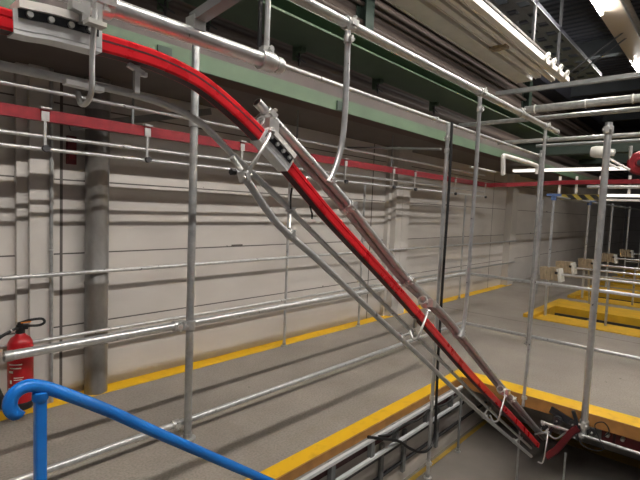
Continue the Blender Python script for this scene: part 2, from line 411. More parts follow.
# fire extinguisher
ex, ey = 1.005, 3.655
t = thing('fire_extinguisher', 'red fire extinguisher hung low on the wall at the left edge', 'fire extinguisher', (ex, ey, .13))
put('cylinder', G().lathe((ex, ey, .13), (0, 0, 1), [(0, 0), (.070, 0), (.076, .012), (.079, .04), (.079, .42), (.074, .455), (.058, .485), (.035, .50), (.028, .515), (0, .515)], 28), mat('extinguisher_red', (.42, .006, .012), .3), t)
put('base_ring', G().lathe((ex, ey, .115), (0, 0, 1), [(0, 0), (.074, 0), (.081, .012), (.081, .05), (.078, .055)], 28), BLACK, t)
lab = G()
def band(g, a0, a1, z0, z1, r=.0802):
    n = 10; vs = []; fs = []
    for i in range(n + 1):
        a = math.radians(a0 + (a1 - a0) * i / n); vs += [(ex + math.cos(a) * r, ey + math.sin(a) * r, z0), (ex + math.cos(a) * r, ey + math.sin(a) * r, z1)]
    for i in range(n): fs.append((2 * i, 2 * i + 2, 2 * i + 3, 2 * i + 1))
    g.add(vs, fs)
for z0, z1, a0, a1 in ((.44, .448, 200, 262), (.415, .422, 205, 258), (.385, .40, 200, 222), (.35, .355, 225, 268), (.335, .34, 225, 262), (.30, .307, 225, 270), (.31, .335, 205, 216)):
    band(lab, a0, a1, z0, z1)
put('printed_label', lab, WHITEP, t)
lab = G(); band(lab, 195, 275, .262, .278); put('label_stripe', lab, WHITEP, t)
put('valve', G().lathe((ex, ey, .64), (0, 0, 1), [(0, 0), (.026, 0), (.03, .01), (.03, .05), (.018, .06), (.018, .08), (0, .08)], 16).obox((ex + .01, ey - .01, .69), (1, -.4, 0), (.4, 1, 0), (0, 0, 1), .035, .018, .016), BLACK, t)
put('carry_handle', G().tube(smooth_path([(ex - .01, ey, .715), (ex + .05, ey - .03, .735), (ex + .115, ey - .06, .74), (ex + .13, ey - .07, .715), (ex + .10, ey - .055, .695), (ex + .03, ey - .02, .695)], 5), .009, n=8), BLACK, t)
put('safety_pin', G().obox((ex + .03, ey - .02, .722), (1, -.5, .1), (.5, 1, 0), (0, 0, 1), .03, .012, .004), mat('orange_plastic', (.75, .25, .03), .5), t)
hs = put('hose', G().tube(smooth_path([(ex - .02, ey - .02, .685), (ex - .07, ey - .05, .68), (ex - .15, ey - .05, .63), (ex - .20, ey - .02, .50), (ex - .19, ey - .02, .38), (ex - .155, ey - .04, .27)], 6), .011, n=10), BLACK, t)
put('hose_fitting', G().cyl((ex - .045, ey - .035, .684), (ex - .075, ey - .052, .678), .013), ZINC, t)
put('nozzle', G().cyl((ex - .16, ey - .04, .34), (ex - .11, ey - .05, .16), .014, r2=.026), BLACK, t)
put('wall_bracket', G().box((ex - .03, ey + .07, .45), (ex + .03, 3.95, .49)), DARKM, t)

# ------------------------------------------------------------------ wall rails
WY = 3.757
t = thing('wall_handrail', 'two thin galvanized rails on posts in front of the wall', 'railing', (3.67, WY, 0))
put('top_rail', G().cyl((-1, WY, 1.022), (11.0, WY, 1.022), .0155), GALV, t)
put('lower_rail', G().cyl((-1, WY, .537), (11.0, WY, .537), .0155), GALV, t)
for x in (-.4, 3.67, 5.08, 8.2):
    p = put('post', G().cyl((x, WY, .003), (x, WY, 1.96), .0165), GALV, t)
    put('base_plate', G().lathe((x, WY, .003), (0, 0, 1), [(0, 0), (.04, 0), (.04, .008), (.02, .012), (.02, .04), (0, .04)], 14), GALVD, p)

# ------------------------------------------------------------------ rails around the pit (walkway fence)
FY, FX = 2.72, 6.08
tube_thing('guard_rail', 'thick galvanized guard rail along the walkway, open threaded end at left', 'rail',
           [(.675, FY, .779), (FX - .02, FY, .779)], .026, n=20, hollow=True, collar=True,
           clamps=[((1.66, FY, .779), (1, 0, 0), .027, (0, -1, 0))])
tube_thing('guard_rail', 'galvanized rail just above the walkway floor, under the thick guard rail', 'rail',
           [(.3, FY, .10), (FX - .02, FY, .10)], .020, n=16, clamps=[((1.66, FY, .10), (1, 0, 0), .022, (0, -1, 0))])
tube_thing('guard_rail', 'upper galvanized rail crossing the walkway to the right edge', 'rail',
           [(FX, FY, .785), (FX, -4, .785)], .020, n=14, clamps=[((FX, 1.84, .785), (0, 1, 0), .02, (-1, 0, 0)), ((FX, FY - .03, .785), (0, 1, 0), .02, (-1, 0, 0))])
tube_thing('guard_rail', 'lower galvanized rail crossing the walkway to the right edge', 'rail',
           [(FX, FY, .10), (FX, -4, .10)], .020, n=14, clamps=[((FX, 1.84, .10), (0, 1, 0), .02, (-1, 0, 0)), ((FX, FY - .03, .10), (0, 1, 0), .02, (-1, 0, 0))])

def post(label, x, y, z0, z1, r, m=GALV, clamps=(), base=True):
    t = thing('scaffold_post', label, 'post', (x, y, z0))
    put('tube', G().cyl((x, y, z0), (x, y, z1), r, n=18), m, t)
    for z, ax, o in clamps: put('clamp', coupler(G(), (x, y, z), ax, r * 1.02, o), ZINC, t)
    if base: put('base_plate', G().lathe((x, y, z0), (0, 0, 1), [(0, .0), (r * 2.2, 0), (r * 2.2, .008), (r * 1.2, .012), (r * 1.2, .04), (0, .04)], 16), GALVD, t)
    return t
post('thick grey scaffold post at the left, behind the bend of the red rail', 1.72, 2.665, 0, 2.60, .0255, GALVD, [(.785, (0, 0, 1), (-1, 0, 0)), (2.12, (0, 0, 1), (1, -1, 0))])
post('slim grey post standing on the walkway right of the pit corner', 6.06, 1.84, 0, 2.41, .019, GALVD, [(2.35, (0, 0, 1), (-1, 0, 0))])
post('tall post at the right, standing in the dark pit clamps', 4.25, .805, -.17, 2.36, .026, GALV, [(2.30, (0, 0, 1), (-1, 0, 0)), (-.08, (0, 0, 1), (-1, 0, 0))], base=False)
post('slim post with a black cable down its side, rising from the pit', 3.505, 1.79, -.65, 2.32, .0155, GALV, [(2.20, (0, 0, 1), (-1, 0, 0)), (2.10, (0, 0, 1), (0, -1, 0)), (-.52, (0, 0, 1), (0, -1, 0)), (.05, (0, 0, 1), (0, -1, 0))])
post('short thin grey post on the yellow line of the lower floor', 4.1, 1.80, -.65, -.11, .012, GREYM)
t = thing('cable', 'black cable strapped down the slim post and looping to the left', 'cable', (3.567, 1.75, -0.396))
put('sheath', G().tube(smooth_path([(3.486, 1.75, 2.325), (3.502, 1.75, 1.866), (3.495, 1.75, 1.381), (3.488, 1.75, 0.888), (3.489, 1.75, 0.386), (3.507, 1.75, -0.045), (3.508, 1.75, -0.27), (3.424, 1.75, -0.352), (3.292, 1.76, -0.332), (3.148, 1.78, -0.253), (2.994, 1.79, -0.144), (2.76, 1.8, -0.046), (2.651, 1.83, -0.007)], 6), .0115, n=8), BLACK, t)

# thin rail under the green beam
tube_thing('thin_rail', 'thin high rail running under the green beam to the slim post', 'rail', [(-1, 1.88, 2.354), (6.10, 1.88, 2.354)], .0135,
           clamps=[((3.46, 1.88, 2.354), (1, 0, 0), .014, (0, -1, 0)), ((6.06, 1.88, 2.354), (1, 0, 0), .0145, (0, -1, 0))])
tube_thing('cross_rod', 'dark thin rod reaching left from the cabled post to the wall', 'rod', [(3.46, 1.82, 2.11), (4.9, 3.95, 2.42)], .010, m=GREYM)

# ------------------------------------------------------------------ front conveyor, upper supports
CY = 1.15
tube_thing('overhead_rail', 'bright galvanized top rail running diagonally under the white ducts', 'rail',
           [(.2, CY, 2.297), (4.14, CY, 2.297)], .019, n=20, capend=True,
           clamps=[((1.405, CY, 2.297), (1, 0, 0), .0195, (0, -1, 0)), ((2.62, CY, 2.297), (1, 0, 0), .0195, (0, -1, 0)), ((3.30, CY, 2.297), (1, 0, 0), .0195, (0, 0, 1)), ((3.84, CY, 2.297), (1, 0, 0), .0195, (0, -1, 0))])
GY = 1.10
tube_thing('overhead_rail', 'thick galvanized tube at upper left ending in a round cap', 'rail',
           [(-1.2, GY, 2.037), (1.005, GY, 2.037)], .0215, n=22, capend=True,
           clamps=[((.46, GY, 2.037), (1, 0, 0), .022, (0, -1, 0)), ((.955, GY, 2.037), (1, 0, 0), .022, (0, 0, 1))])
tube_thing('hanger_tube', 'short thin vertical tube above the capped end at upper left', 'hanger',
           [(.955, GY, 2.055), (.955, GY, 2.6)], .0085)
tube_thing('hanger_tube', 'black rod beside the short tube above the capped end', 'hanger',
           [(.935, GY + .01, 2.075), (.935, GY + .01, 2.6)], .007, m=BLACK)
t = thing('support_bar', 'dark grey flat bar reaching up from the thick tube at upper left', 'bar', (.70, GY, 2.06))
put('bar', G().obox((.71, .80, 2.125), (0, 1, -.14), (1, 0, 0), (0, .14, 1), .31, .017, .012), GREYM, t)
put('bar_foot', G().box((.69, GY - .02, 2.05), (.725, GY + .02, 2.085)), ZINC, t)
# twin tube
up = smooth_path([(0.966, 1.15, 1.923), (1.217, 1.15, 1.768), (1.461, 1.15, 1.612), (1.656, 1.15, 1.471), (1.944, 1.15, 1.272), (2.409, 1.15, 0.999), (3.188, 1.15, 0.463), (3.997, 1.15, -0.083), (4.514, 1.15, -0.42)], 5)
lo = []
for i, p in enumerate(up):
    d = ((up[i + 1] if i + 1 < len(up) else p) - (up[i - 1] if i else p)).normalized(); nn = V((d.z, 0, -d.x));
    if nn.z > 0: nn = -nn
    lo.append(p + nn * .018 + V((0, .020, 0)))
t = thing('twin_tube_carrier', 'pair of silver tubes sloping down above the red rail', 'carrier', up[-1])
put('upper_tube', G().tube(up, .0155, n=18, hollow=True), GALV, t)
put('lower_tube', G().tube(lo[2:], .0125, n=18, hollow=True), GALVD, t, )
for i in (1, 10, 20, 26, 32):
    d = (up[i + 1] - up[i]).normalized() if i + 1 < len(up) else V((.8, 0, -.6))
    put('clamp', coupler(G(), up[i], d, .0158, (0, -1, 0)), ZINC, t); put('clamp', coupler(G(), lo[i], d, .013, (0, -1, 0)), ZINC, t)
# tubular hangers between top rail and twin tube
def hanger(label, pts, r=.0115):
    pts = smooth_path(pts, 6); d1 = (pts[-1] - pts[-2]).normalized()
    return tube_thing('hanger_tube', label, 'hanger', pts, r, clamps=[(pts[1] + V((0, -.002, 0)), (0, 0, 1), r * 1.05, (0, -1, 0)), (pts[-2], d1, r * 1.05, (0, -1, 0))])
hanger('vertical tube with curved foot, first hanger from the left on the top rail',
       [(1.382, 1.135, 2.262), (1.386, 1.135, 2.084), (1.385, 1.135, 1.928), (1.371, 1.135, 1.829), (1.346, 1.135, 1.759), (1.311, 1.135, 1.693)])
hanger('long vertical tube with curved foot, middle hanger from the top rail',
       [(2.583, 1.135, 2.262), (2.592, 1.135, 1.852), (2.584, 1.135, 1.45), (2.578, 1.135, 1.123), (2.555, 1.135, 0.955), (2.518, 1.135, 0.891)])
hanger('long straight tube hanging from the far end of the top rail into the pit',
       [(3.796, 1.135, 2.259), (3.8, 1.135, 1.882), (3.81, 1.135, 1.42), (3.795, 1.135, 0.951), (3.771, 1.135, 0.519), (3.74, 1.135, 0.118)])

# ------------------------------------------------------------------ red conveyor rail
RY = 1.09
rp = smooth_path([(-1.2, RY, 1.945), (-.5, RY, 1.945), (0, RY, 1.945), (0.267, 1.09, 1.937), (0.355, 1.09, 1.943), (0.457, 1.09, 1.945), (0.526, 1.09, 1.945), (0.608, 1.09, 1.94), (0.712, 1.09, 1.919), (0.829, 1.09, 1.867), (0.94, 1.09, 1.802), (1.054, 1.09, 1.724), (1.281, 1.09, 1.559), (1.67, 1.09, 1.3), (2.17, 1.09, 0.954), (2.663, 1.09, 0.613), (3.435, 1.09, 0.111), (4.027, 1.09, -0.286)], 6)
w, h = .019, .021
RP = [(w * .7, h), (w, h * .75), (w, h * .28), (w * .9, h * .24), (w * .9, h * .10), (w, h * .06), (w, -h * .75), (w * .9, -h), (w * .35, -h), (w * .35, -h * .6), (-w * .35, -h * .6), (-w * .35, -h), (-w * .9, -h), (-w, -h * .75), (-w, h * .75), (-w * .7, h)]
t = thing('conveyor_rail', 'bright red conveyor rail curving down from upper left into the pit', 'conveyor', rp[-1])
put('red_profile', G().sweep(rp, RP), RED, t)
gr = [(w + .0005, h * .27), (w + .0005, h * .07), (w * .92, h * .07), (w * .92, h * .27)]
put('side_groove', G().sweep(rp[24:60], gr), SLOT, t)
put('slot_shade', G().sweep(rp, [(w * .78, -h * 1.01), (w * .78, -h * .8), (-w * .78, -h * .8), (-w * .78, -h * 1.01)]), SLOT, t)  # dark strip paints the shade inside the rail's hollow underside
def at_px(path, x0, x1):
    return [p for p in path if x0 <= p.x <= x1]
def seg(path, a, b):
    """points of a path between two stations a, b given as x positions, with exact ends"""
    def f(x):
        for p, q in zip(path, path[1:]):
            if p.x <= x <= q.x: return p.lerp(q, (x - p.x) / max(1e-6, q.x - p.x))
        return path[-1]
    return [f(a)] + [p for p in path if a + .01 < p.x < b - .01] + [f(b)]
def joint(a, b, nb, plate_lo, plate_hi, strip=True):
    s = seg(rp, a, b); w2, h2 = w + .004, h + .003
    j = put('joint_sleeve', G().sweep(s, [(w2, h2 * .9), (w2, -h2 * .62), (w2 * .96, -h2 * .66), (w2 * .96, -h2), (-w2, -h2), (-w2, h2 * .9)]), ALU, t)
    s2 = seg(rp, a + .008, b - .008)
    put('bolt_plate', G().sweep(s2, [(w2 + .003, plate_hi), (w2 + .003, plate_lo), (w2, plate_lo), (w2, plate_hi)]), BOLTB, j)
    if strip: put('cover_strip', G().sweep(s2, [(w2 + .012, plate_hi + .015), (w2 + .012, plate_hi - .001), (-w2, plate_hi - .001), (-w2, plate_hi + .015)]), WHITE, j)
    L = s2[-1] - s2[0]; d = L.normalized(); upv = V((-d.z, 0, d.x))
    for k in range(nb):
        c = s2[0].lerp(s2[-1], (k + .5) / nb) + upv * ((plate_lo + plate_hi) / 2) + V((0, -w2 - .003, 0))
        put('bolt', G().lathe(c, (0, -1, 0), [(0, .007), (.0058, .007), (.0066, .0045), (.0066, 0)], 10), ZINC, j)
joint(.284, .452, 4, .007, .025)
joint(.925, 1.045, 4, .0, .020, True)
# supporting hooks
def hook(label, pts, r=.0058, clampc=None, plate=None, where=None):
    pts = smooth_path(pts, 5)
    t = thing('support_hook', label, 'hook', min(pts, key=lambda p: p.z))
    put('rod', G().tube(pts, r, n=10), ZINC, t)
    if clampc:
        c = V(clampc)
        g = coupler(G(), c, (.8, 0, -.6), .019, (0, -1, 0)); g.obox(c + V((0, -.045, 0)), (1, 0, -.2), (0, 1, 0), (0, 0, 1), .02, .012, .018)
        put('clamp', g, ZINC, t)
        put('nut', G().lathe(pts[0] + V((0, -.002, .0)), (0, -.5, 1), [(0, -.006), (.0115, -.006), (.0115, .006), (0, .006)], 6), ZINC, t)
    if plate:
        a, b = V(plate[0]), V(plate[1]); put('cross_plate', G().obox((a + b) / 2, b - a, (0, 1, 0), (0, 0, 1), (b - a).length / 2, .014, .0045), plate[2], t)
    return t
h1 = hook('J-shaped hook hanging from the thick tube in front of the red rail', [(0.421, 1.03, 1.994), (0.419, 1.03, 1.951), (0.416, 1.03, 1.889), (0.416, 1.03, 1.835), (0.416, 1.04, 1.814), (0.418, 1.07, 1.803), (0.423, 1.11, 1.811), (0.422, 1.12, 1.836)],
     plate=((0.399, 1.02, 1.961), (0.436, 1.02, 1.96), WHITEP))
put('channel_strip', G().obox((0.427, 1.1, 1.847), (1, 0, -.02), (0, 1, 0), (0, 0, 1), .04, .012, .005), ZINC, h1)
put('collar_clamp', G().obox((0.407, 1.05, 1.986), (1, 0, 0), (0, 1, 0), (0, 0, 1), .008, .012, .022).obox((0.434, 1.05, 1.993), (1, 0, 0), (0, 1, 0), (0, 0, 1), .007, .01, .02).obox((0.391, 1.05, 1.991), (1, 0, -.2), (0, 1, 0), (0, 0, 1), .012, .014, .008), ZINC, h1)
hook('straight rod clamped at the upper end of the sloping twin tubes', [(0.949, 1.06, 1.821), (0.89, 1.03, 1.761), (0.863, 1.04, 1.711), (0.862, 1.06, 1.691), (0.864, 1.09, 1.689)], clampc=(0.973, 1.13, 1.845))
hook('bent rod at the middle of the slope, below the long middle hanger', [(1.981, 1.06, 1.132), (1.886, 1.03, 1.086), (1.864, 1.04, 1.032), (1.873, 1.07, 1.014), (1.894, 1.1, 1.042)], clampc=(2.047, 1.12, 1.157))
hook('bent rod low on the slope, above the yellow pit edge', [(3.104, 1.06, 0.4), (2.961, 1.03, 0.358), (2.977, 1.05, 0.28), (2.973, 1.08, 0.264), (2.968, 1.1, 0.299)], clampc=(3.193, 1.12, 0.399))
hook('short white rod at the bottom end of the red rail', [(4.168, 1.05, -0.208), (4.062, 1.03, -0.284), (4.048, 1.04, -0.42), (4.018, 1.07, -0.42)], clampc=(4.237, 1.1, -0.232))
# latches and cable tails under the red rail
for nm, p, lab in (('latch', (0.546, 1.1, 1.925), 'small white latch hanging beneath the upper bend of the red rail'), ('latch', (1.931, 1.1, 1.117), 'small metal latch beneath the middle of the red slope')):
    t = thing(nm, lab, 'latch', V(p) + V((0, 0, -.07)))
    p = V(p)
    put('arm', G().obox(p + V((.002, 0, -.035)), (1, 0, 0), (0, 1, 0), (0, 0, 1), .0065, .005, .032), ZINC, t)
    put('cross_piece', G().obox(p + V((0, 0, -.012)), (1, 0, -.35), (0, 1, 0), (.35, 0, 1), .02, .006, .0055), ZINC, t)
    put('stop', G().obox(p + V((.02, 0, -.02)), (1, 0, 0), (0, 1, 0), (0, 0, 1), .007, .006, .005), ZINC, t)
for i, (a, b, c) in enumerate((((1.175, 1.1, 1.605), (1.187, 1.1, 1.577), (1.188, 1.1, 1.56)), ((1.085, 1.1, 1.661), (1.08, 1.1, 1.628), (1.082, 1.1, 1.592)))):
    t = thing('cable_tail', ['short black wire end hanging under the red slope near its joint', 'thin dark tail beside the black wire under the red slope'][i], 'cable', c)
    put('sheath', G().tube([a, b, c], .0035, n=6), BLACK, t)
# guide tubes under the rail
g1 = smooth_path([(-1.2, 1.12, 1.859), (-.4, 1.12, 1.859), (0.274, 1.12, 1.858), (0.426, 1.12, 1.859), (0.542, 1.12, 1.858), (0.635, 1.12, 1.849), (0.741, 1.12, 1.82), (0.841, 1.12, 1.755), (0.922, 1.12, 1.703), (1.052, 1.12, 1.62), (1.274, 1.12, 1.472), (1.661, 1.12, 1.214), (2.256, 1.12, 0.818), (3.016, 1.12, 0.312), (3.976, 1.12, -0.304)], 6)
tube_thing('guide_tube', 'silver guide tube following beneath the red rail from the left edge', 'tube', g1, .0095, n=14)
g2 = smooth_path([(0.836, 1.05, 1.686), (0.874, 1.05, 1.649), (0.922, 1.05, 1.598), (0.972, 1.05, 1.551), (1.039, 1.05, 1.505), (1.183, 1.05, 1.415), (1.498, 1.05, 1.201), (1.961, 1.05, 0.896), (2.639, 1.05, 0.444), (3.742, 1.05, -0.255)], 6)
tube_thing('guide_tube', 'lowest sloping silver tube, starting at the rod clamp with a slight bend', 'tube', g2, .0115, n=14, hollow=True,
           clamps=[(g2[1], (.3, 0, -.9), .012, (0, -1, 0))])
for i, (pa, pb) in enumerate((((1.099, 1.12, 1.588), (1.04, 1.06, 1.513)), ((1.947, 1.12, 1.023), (1.742, 1.06, 1.05)), ((2.978, 1.12, 0.337), (2.763, 1.06, 0.371)), ((3.675, 1.12, -0.112), (3.35, 1.06, 0.002)))):
    t = thing('tube_spacer', 'small clamp joining the two sloping guide tubes, ' + ['uppermost', 'second from above', 'third from above', 'lowest'][i] + ' of four', 'clamp', pb)
    pa, pb = V(pa), V(pb)
    put('tie', G().tube([pa, pb], .005, n=8), ZINC, t)
    put('clamp', coupler(G(), pa, (.8, 0, -.6), .0100, (0, -1, 0)), ZINC, t); put('clamp', coupler(G(), pb, (.8, 0, -.6), .012, (0, -1, 0)), ZINC, t)
t = thing('tube_spacer', 'bundle of black and zinc bolts at the rod clamp left of the red slope', 'clamp', (0.853, 1.1, 1.694))
put('bolt_head', G().lathe((0.827, 1.08, 1.692), (1, 0, 0), [(0, -.008), (.010, -.008), (.010, .008), (0, .008)], 6), BLACK, t)
put('tie', G().tube([(0.837, 1.1, 1.736), (0.871, 1.1, 1.702)], .009, n=8).tube([(0.827, 1.08, 1.692), (0.867, 1.08, 1.692)], .005, n=6), ZINC, t)

# lower end: next red section, conduit, machinery
e1 = smooth_path([(4.2, 1.059, -0.434), (4.2, 0.986, -0.344), (4.2, 0.925, -0.234), (4.2, 0.878, -0.148), (4.2, 0.837, -0.108)], 5)
t = thing('conveyor_rail', 'short dark red rail curving up from the bottom of the slope to the right', 'conveyor', e1[0])
put('red_profile', G().sweep(e1, [(.018, .022), (.018, -.022), (-.018, -.022), (-.018, .022)], side=(-1, 0, 0)), LABELR, t)
put('running_edge', G().sweep(e1, [(.021, -.022), (.021, -.03), (-.018, -.03), (-.018, -.022)], side=(-1, 0, 0)), SLOT, t)
tube_thing('cross_tube', 'grey tube crossing the pit at the foot of the tall right post', 'tube', [(4.2, 1.119, -0.155), (4.2, -2.5, -.17)], .012,
           clamps=[((4.2, .805, -.16), (0, 1, 0), .016, (-1, 0, 0)), ((4.2, 1.102, -0.158), (0, 1, 0), .014, (-1, 0, 0))])
t = thing('drive_unit', 'cluster of dark brackets and wheels at the foot of the slope', 'machine', (4.22, .95, -.35))
for (x, y, z, rr) in ((4.24, 1.00, -.11, .035), (4.23, .88, -.10, .032), (4.25, .74, -.12, .03), (4.24, 1.10, -.20, .028), (4.22, .95, -.20, .026)):
    put('guide_wheel', G().lathe((x, y, z), (1, 0, 0), [(0, -.015), (rr, -.015), (rr, -.006), (rr * .7, 0), (rr, .006), (rr, .015), (0, .015)], 16), DARKM, t)
put('bracket', G().obox((4.27, .92, -.10), (0, 1, .35), (1, 0, 0), (0, -.35, 1), .16, .006, .03).obox((4.22, .86, -.05), (0, .4, 1), (1, 0, 0), (0, 1, -.4), .07, .012, .012).obox((4.22, 1.02, -.16), (0, -.5, 1), (1, 0, 0), (0, 1, .5), .08, .012, .012), BOLTB, t)
for y, z in ((1.0, -.11), (.88, -.10), (.74, -.12)): put('bolt', G().lathe((4.225, y, z), (-1, 0, 0), [(0, .02), (.008, .02), (.008, 0)], 8), ZINC, t)
put('link_chain', G().tube(smooth_path([(4.2, 1.16, -.28), (4.2, 1.08, -.24), (4.19, .99, -.25), (4.2, .92, -.18), (4.2, .85, -.2)], 5), .008, n=6), GALVD, t)
t = thing('cable', 'thin dark wire loop around the foot of the tall right post', 'cable', (4.15, .75, -.25))
put('sheath', G().tube(smooth_path([(4.2, .86, -.10), (4.17, .80, -.215), (4.15, .70, -.225), (4.15, .64, -.19), (4.18, .68, -.13), (4.2, .72, -.04), (4.2, .66, .0), (4.2, .62, -.06), (4.2, .66, -.12)], 5), .0045, n=6), BLACK, t)
tube_thing('thin_post', 'thin vertical rod in the pit right of the lower slope end', 'post', [(4.05, .88, -.65), (4.05, .88, -.28)], .008, m=GALVD)
tube_thing('thin_post', 'thin vertical rod in the pit below the slope, left of its end', 'post', [(3.984, 1.22, -0.172), (3.986, 1.22, -0.662)], .008, m=GALVD)
# rails below the walkway edge, along it
LY = 1.82
t = thing('lower_conveyor', 'aluminium track with dark red rail running under the yellow walkway edge', 'conveyor', (2.5, LY, -.18))
put('upper_track', G().box((-2, LY - .012, -.048), (4.15, LY + .012, -.026)), ALU, t)
put('lower_track', G().box((-2, LY - .014, -.190), (4.15, LY + .010, -.168)), ALU, t)
put('red_rail', G().box((-2, LY + .03, -.125), (4.15, LY + .07, -.085)), SLOT, t)
put('back_track', G().box((-2, LY + .04, -.082), (4.15, LY + .07, -.058)), GALVD, t)
for x in (1.85, 2.26, 2.70, 3.02, 3.5, 3.95):
    put('bracket', G().box((x - .02, LY - .006, -.175), (x + .02, LY + .03, -.035)), GREYM, t)
t = thing('cable_bundle', 'dark cables and straps lying on the aluminium track under the walkway', 'cable', (3.0, 1.80, -.05))
put('cables', G().tube(smooth_path([(2.75, 1.81, -.03), (2.9, 1.80, -.06), (3.1, 1.80, -.05), (3.3, 1.8, -.08), (3.5, 1.8, -.06), (3.8, 1.8, -.09), (4.1, 1.8, -.07)], 6), .009, n=7), BLACK, t)
t = thing('wall_channel', 'dark channels along the pit wall under the walkway', 'rail', (1, 1.9, -.4))
put('channel', G().box((-2, 1.895, -.30), (4.4, 1.92, -.275)), DARKM, t)
put('channel', G().box((-2, 1.895, -.47), (5.0, 1.92, -.455)), DARKM, t)
for i, x in enumerate((2.95, 3.28, 3.85)): put('strap', G().box((x - .02, 1.89, -.55), (x + .02, 1.915, -.19)), GREYM, t)
# red crates / rail under the right edge
t = thing('lower_conveyor', 'dark red rail with white clips under the right walkway edge', 'conveyor', (4.4, -.5, -.25))
put('red_rail', G().box((4.40, -4, -.245), (4.44, .72, -.12)), LABELR, t)
for k in range(16): put('rib', G().box((4.392, .6 - k * .2, -.25), (4.40, .62 - k * .2, -.12)), SLOT, t)
for i, (x, y) in enumerate(((594.5, 0), (607, 0), (621, 0))):
    yy = (.755, .655, .55)[i]
    put('white_clip', G().lathe((4.37, yy, -.17 + (.005 * i)), (-1, 0, 0), [(.016, -.03), (.016, .006), (.012, .014), (0, .016)], 10), WHITEP, t)
put('grey_end_plate', G().box((4.385, .70, -.23), (4.40, .76, -.10)), GREYM, t)

# ------------------------------------------------------------------ blue stair handrail
BY = 1.38
def B(p): return V(p)
hp = smooth_path([(0.377, 1.38, 1.034), (0.367, 1.38, 1.025), (0.355, 1.38, 1.046), (0.361, 1.38, 1.074), (0.385, 1.38, 1.091), (0.416, 1.38, 1.087), (0.476, 1.38, 1.053), (0.617, 1.38, 0.954), (0.785, 1.38, 0.824), (1.266, 1.38, 0.46), (1.703, 1.38, 0.131)], 6)
t = thing('stair_handrail', 'glossy blue tubular handrail with a curled end, descending to the right', 'handrail', (0.426, 1.38, 0.817))
put('grip_tube', G().tube(hp, .0178, n=20), BLUE, t)
xb = hp[30].x
pb = V((0.426, 1.38, 1.059)); put('post', G().box((pb.x - .0145, BY - .0145, -.65), (pb.x + .0145, BY + .0145, pb.z)), BLUE, t, bevel=.006)
put('weld_collar', G().lathe((pb.x, BY, pb.z - .01), (0, 0, 1), [(.016, -.008), (.021, 0), (.02, .018), (.014, .022)], 14), BLUE, t)

# ------------------------------------------------------------------ rear conveyor along the wall
KY = 3.3
t = thing('conveyor_rail', 'long dark red rail running level along the wall, then turning right', 'conveyor', (3, KY, 1.85))
kp = [(-1.5, KY, 2.105), (8.1, KY, 2.115)] + [(8.1 + .9 * math.sin(a), KY - .9 + .9 * math.cos(a), 2.12 + .1 * a / 1.57) for a in [math.radians(d) for d in range(10, 91, 10)]] + [(9.0, 1.2, 2.23), (9.0, -3, 2.235)]
kp = [V(p) for p in kp]
g = G(); vs = []; pr = [(.022, .036), (.022, -.036), (-.022, -.036), (-.022, .036)]
for i, p in enumerate(kp):
    a = kp[max(i - 1, 0)]; b = kp[min(i + 1, len(kp) - 1)]; d = (b - a).normalized(); sd = V((d.y, -d.x, 0)).normalized()
    vs += [p + sd * o + V((0, 0, u)) for o, u in pr]
fs = []
for i in range(len(kp) - 1):
    for j in range(4): fs.append((i * 4 + j, i * 4 + (j + 1) % 4, i * 4 + 4 + (j + 1) % 4, i * 4 + 4 + j))
g.add(vs, fs + [(3, 2, 1, 0), tuple(len(vs) - 4 + j for j in range(4))]); put('red_profile', g, REDD, t)
for x in (.72, 1.04, 1.72, 2.6, 4.05, 5.02, 5.55, 6.75, 7.9):
    b = put('hanger_bracket', G().box((x - .022, KY - .035, 2.07), (x + .022, KY - .024, 2.13)).box((x - .008, KY - .03, 1.90), (x + .008, KY - .02, 2.07)).box((x - .03, KY - .05, 2.145), (x + .03, KY - .02, 2.155)), ZINC, t)
    put('roller', G().lathe((x, KY - .06, 1.90), (0, 1, 0), [(0, 0), (.022, 0), (.022, .03), (0, .03)], 10), DARKM, b)
for z, r, l in ((2.262, .014, 'upper thin tube running level above the rear red rail'), (1.972, .0125, 'upper of two thin tubes running level below the rear red rail'), (1.893, .0125, 'lower of two thin tubes running level below the rear red rail')):
    tube_thing('guide_tube', l, 'tube', [(-1.5, KY, z), (7.9, KY, z + (.01 if z > 2.1 else .02))], r)
for i, x in enumerate((1.62, 3.3, 5.0, 7.5)):
    g = G().cyl((x, KY, 2.13), (x, KY, 2.545), .009, n=8)
    t2 = thing('hanger_rod', 'thin dark rod carrying the rear red rail from the beam, ' + ['first', 'second', 'third', 'fourth'][i] + ' from the left', 'rod', (x, KY, 2.13)); put('rod', g, GREYM, t2)
    t2.location = (x, KY, 2.13)
t = thing('wire_tag', 'little yellow wire tie on the rear red rail', 'wire', (2.05, KY - .03, 2.03))
put('loop', G().ring((2.13, KY - .03, 2.055), (0, 1, 0), .016, .004, 12, 6), WIRE, t)
t = thing('brace_bar', 'dark slanting strap on the wall behind the red rail', 'bar', (1.6, 3.9, 2.1))
put('bar', G().obox((2.0, 3.80, 2.30), (1, 0, .27), (0, 1, 0), (-.27, 0, 1), .65, .01, .03), GREYM, t)

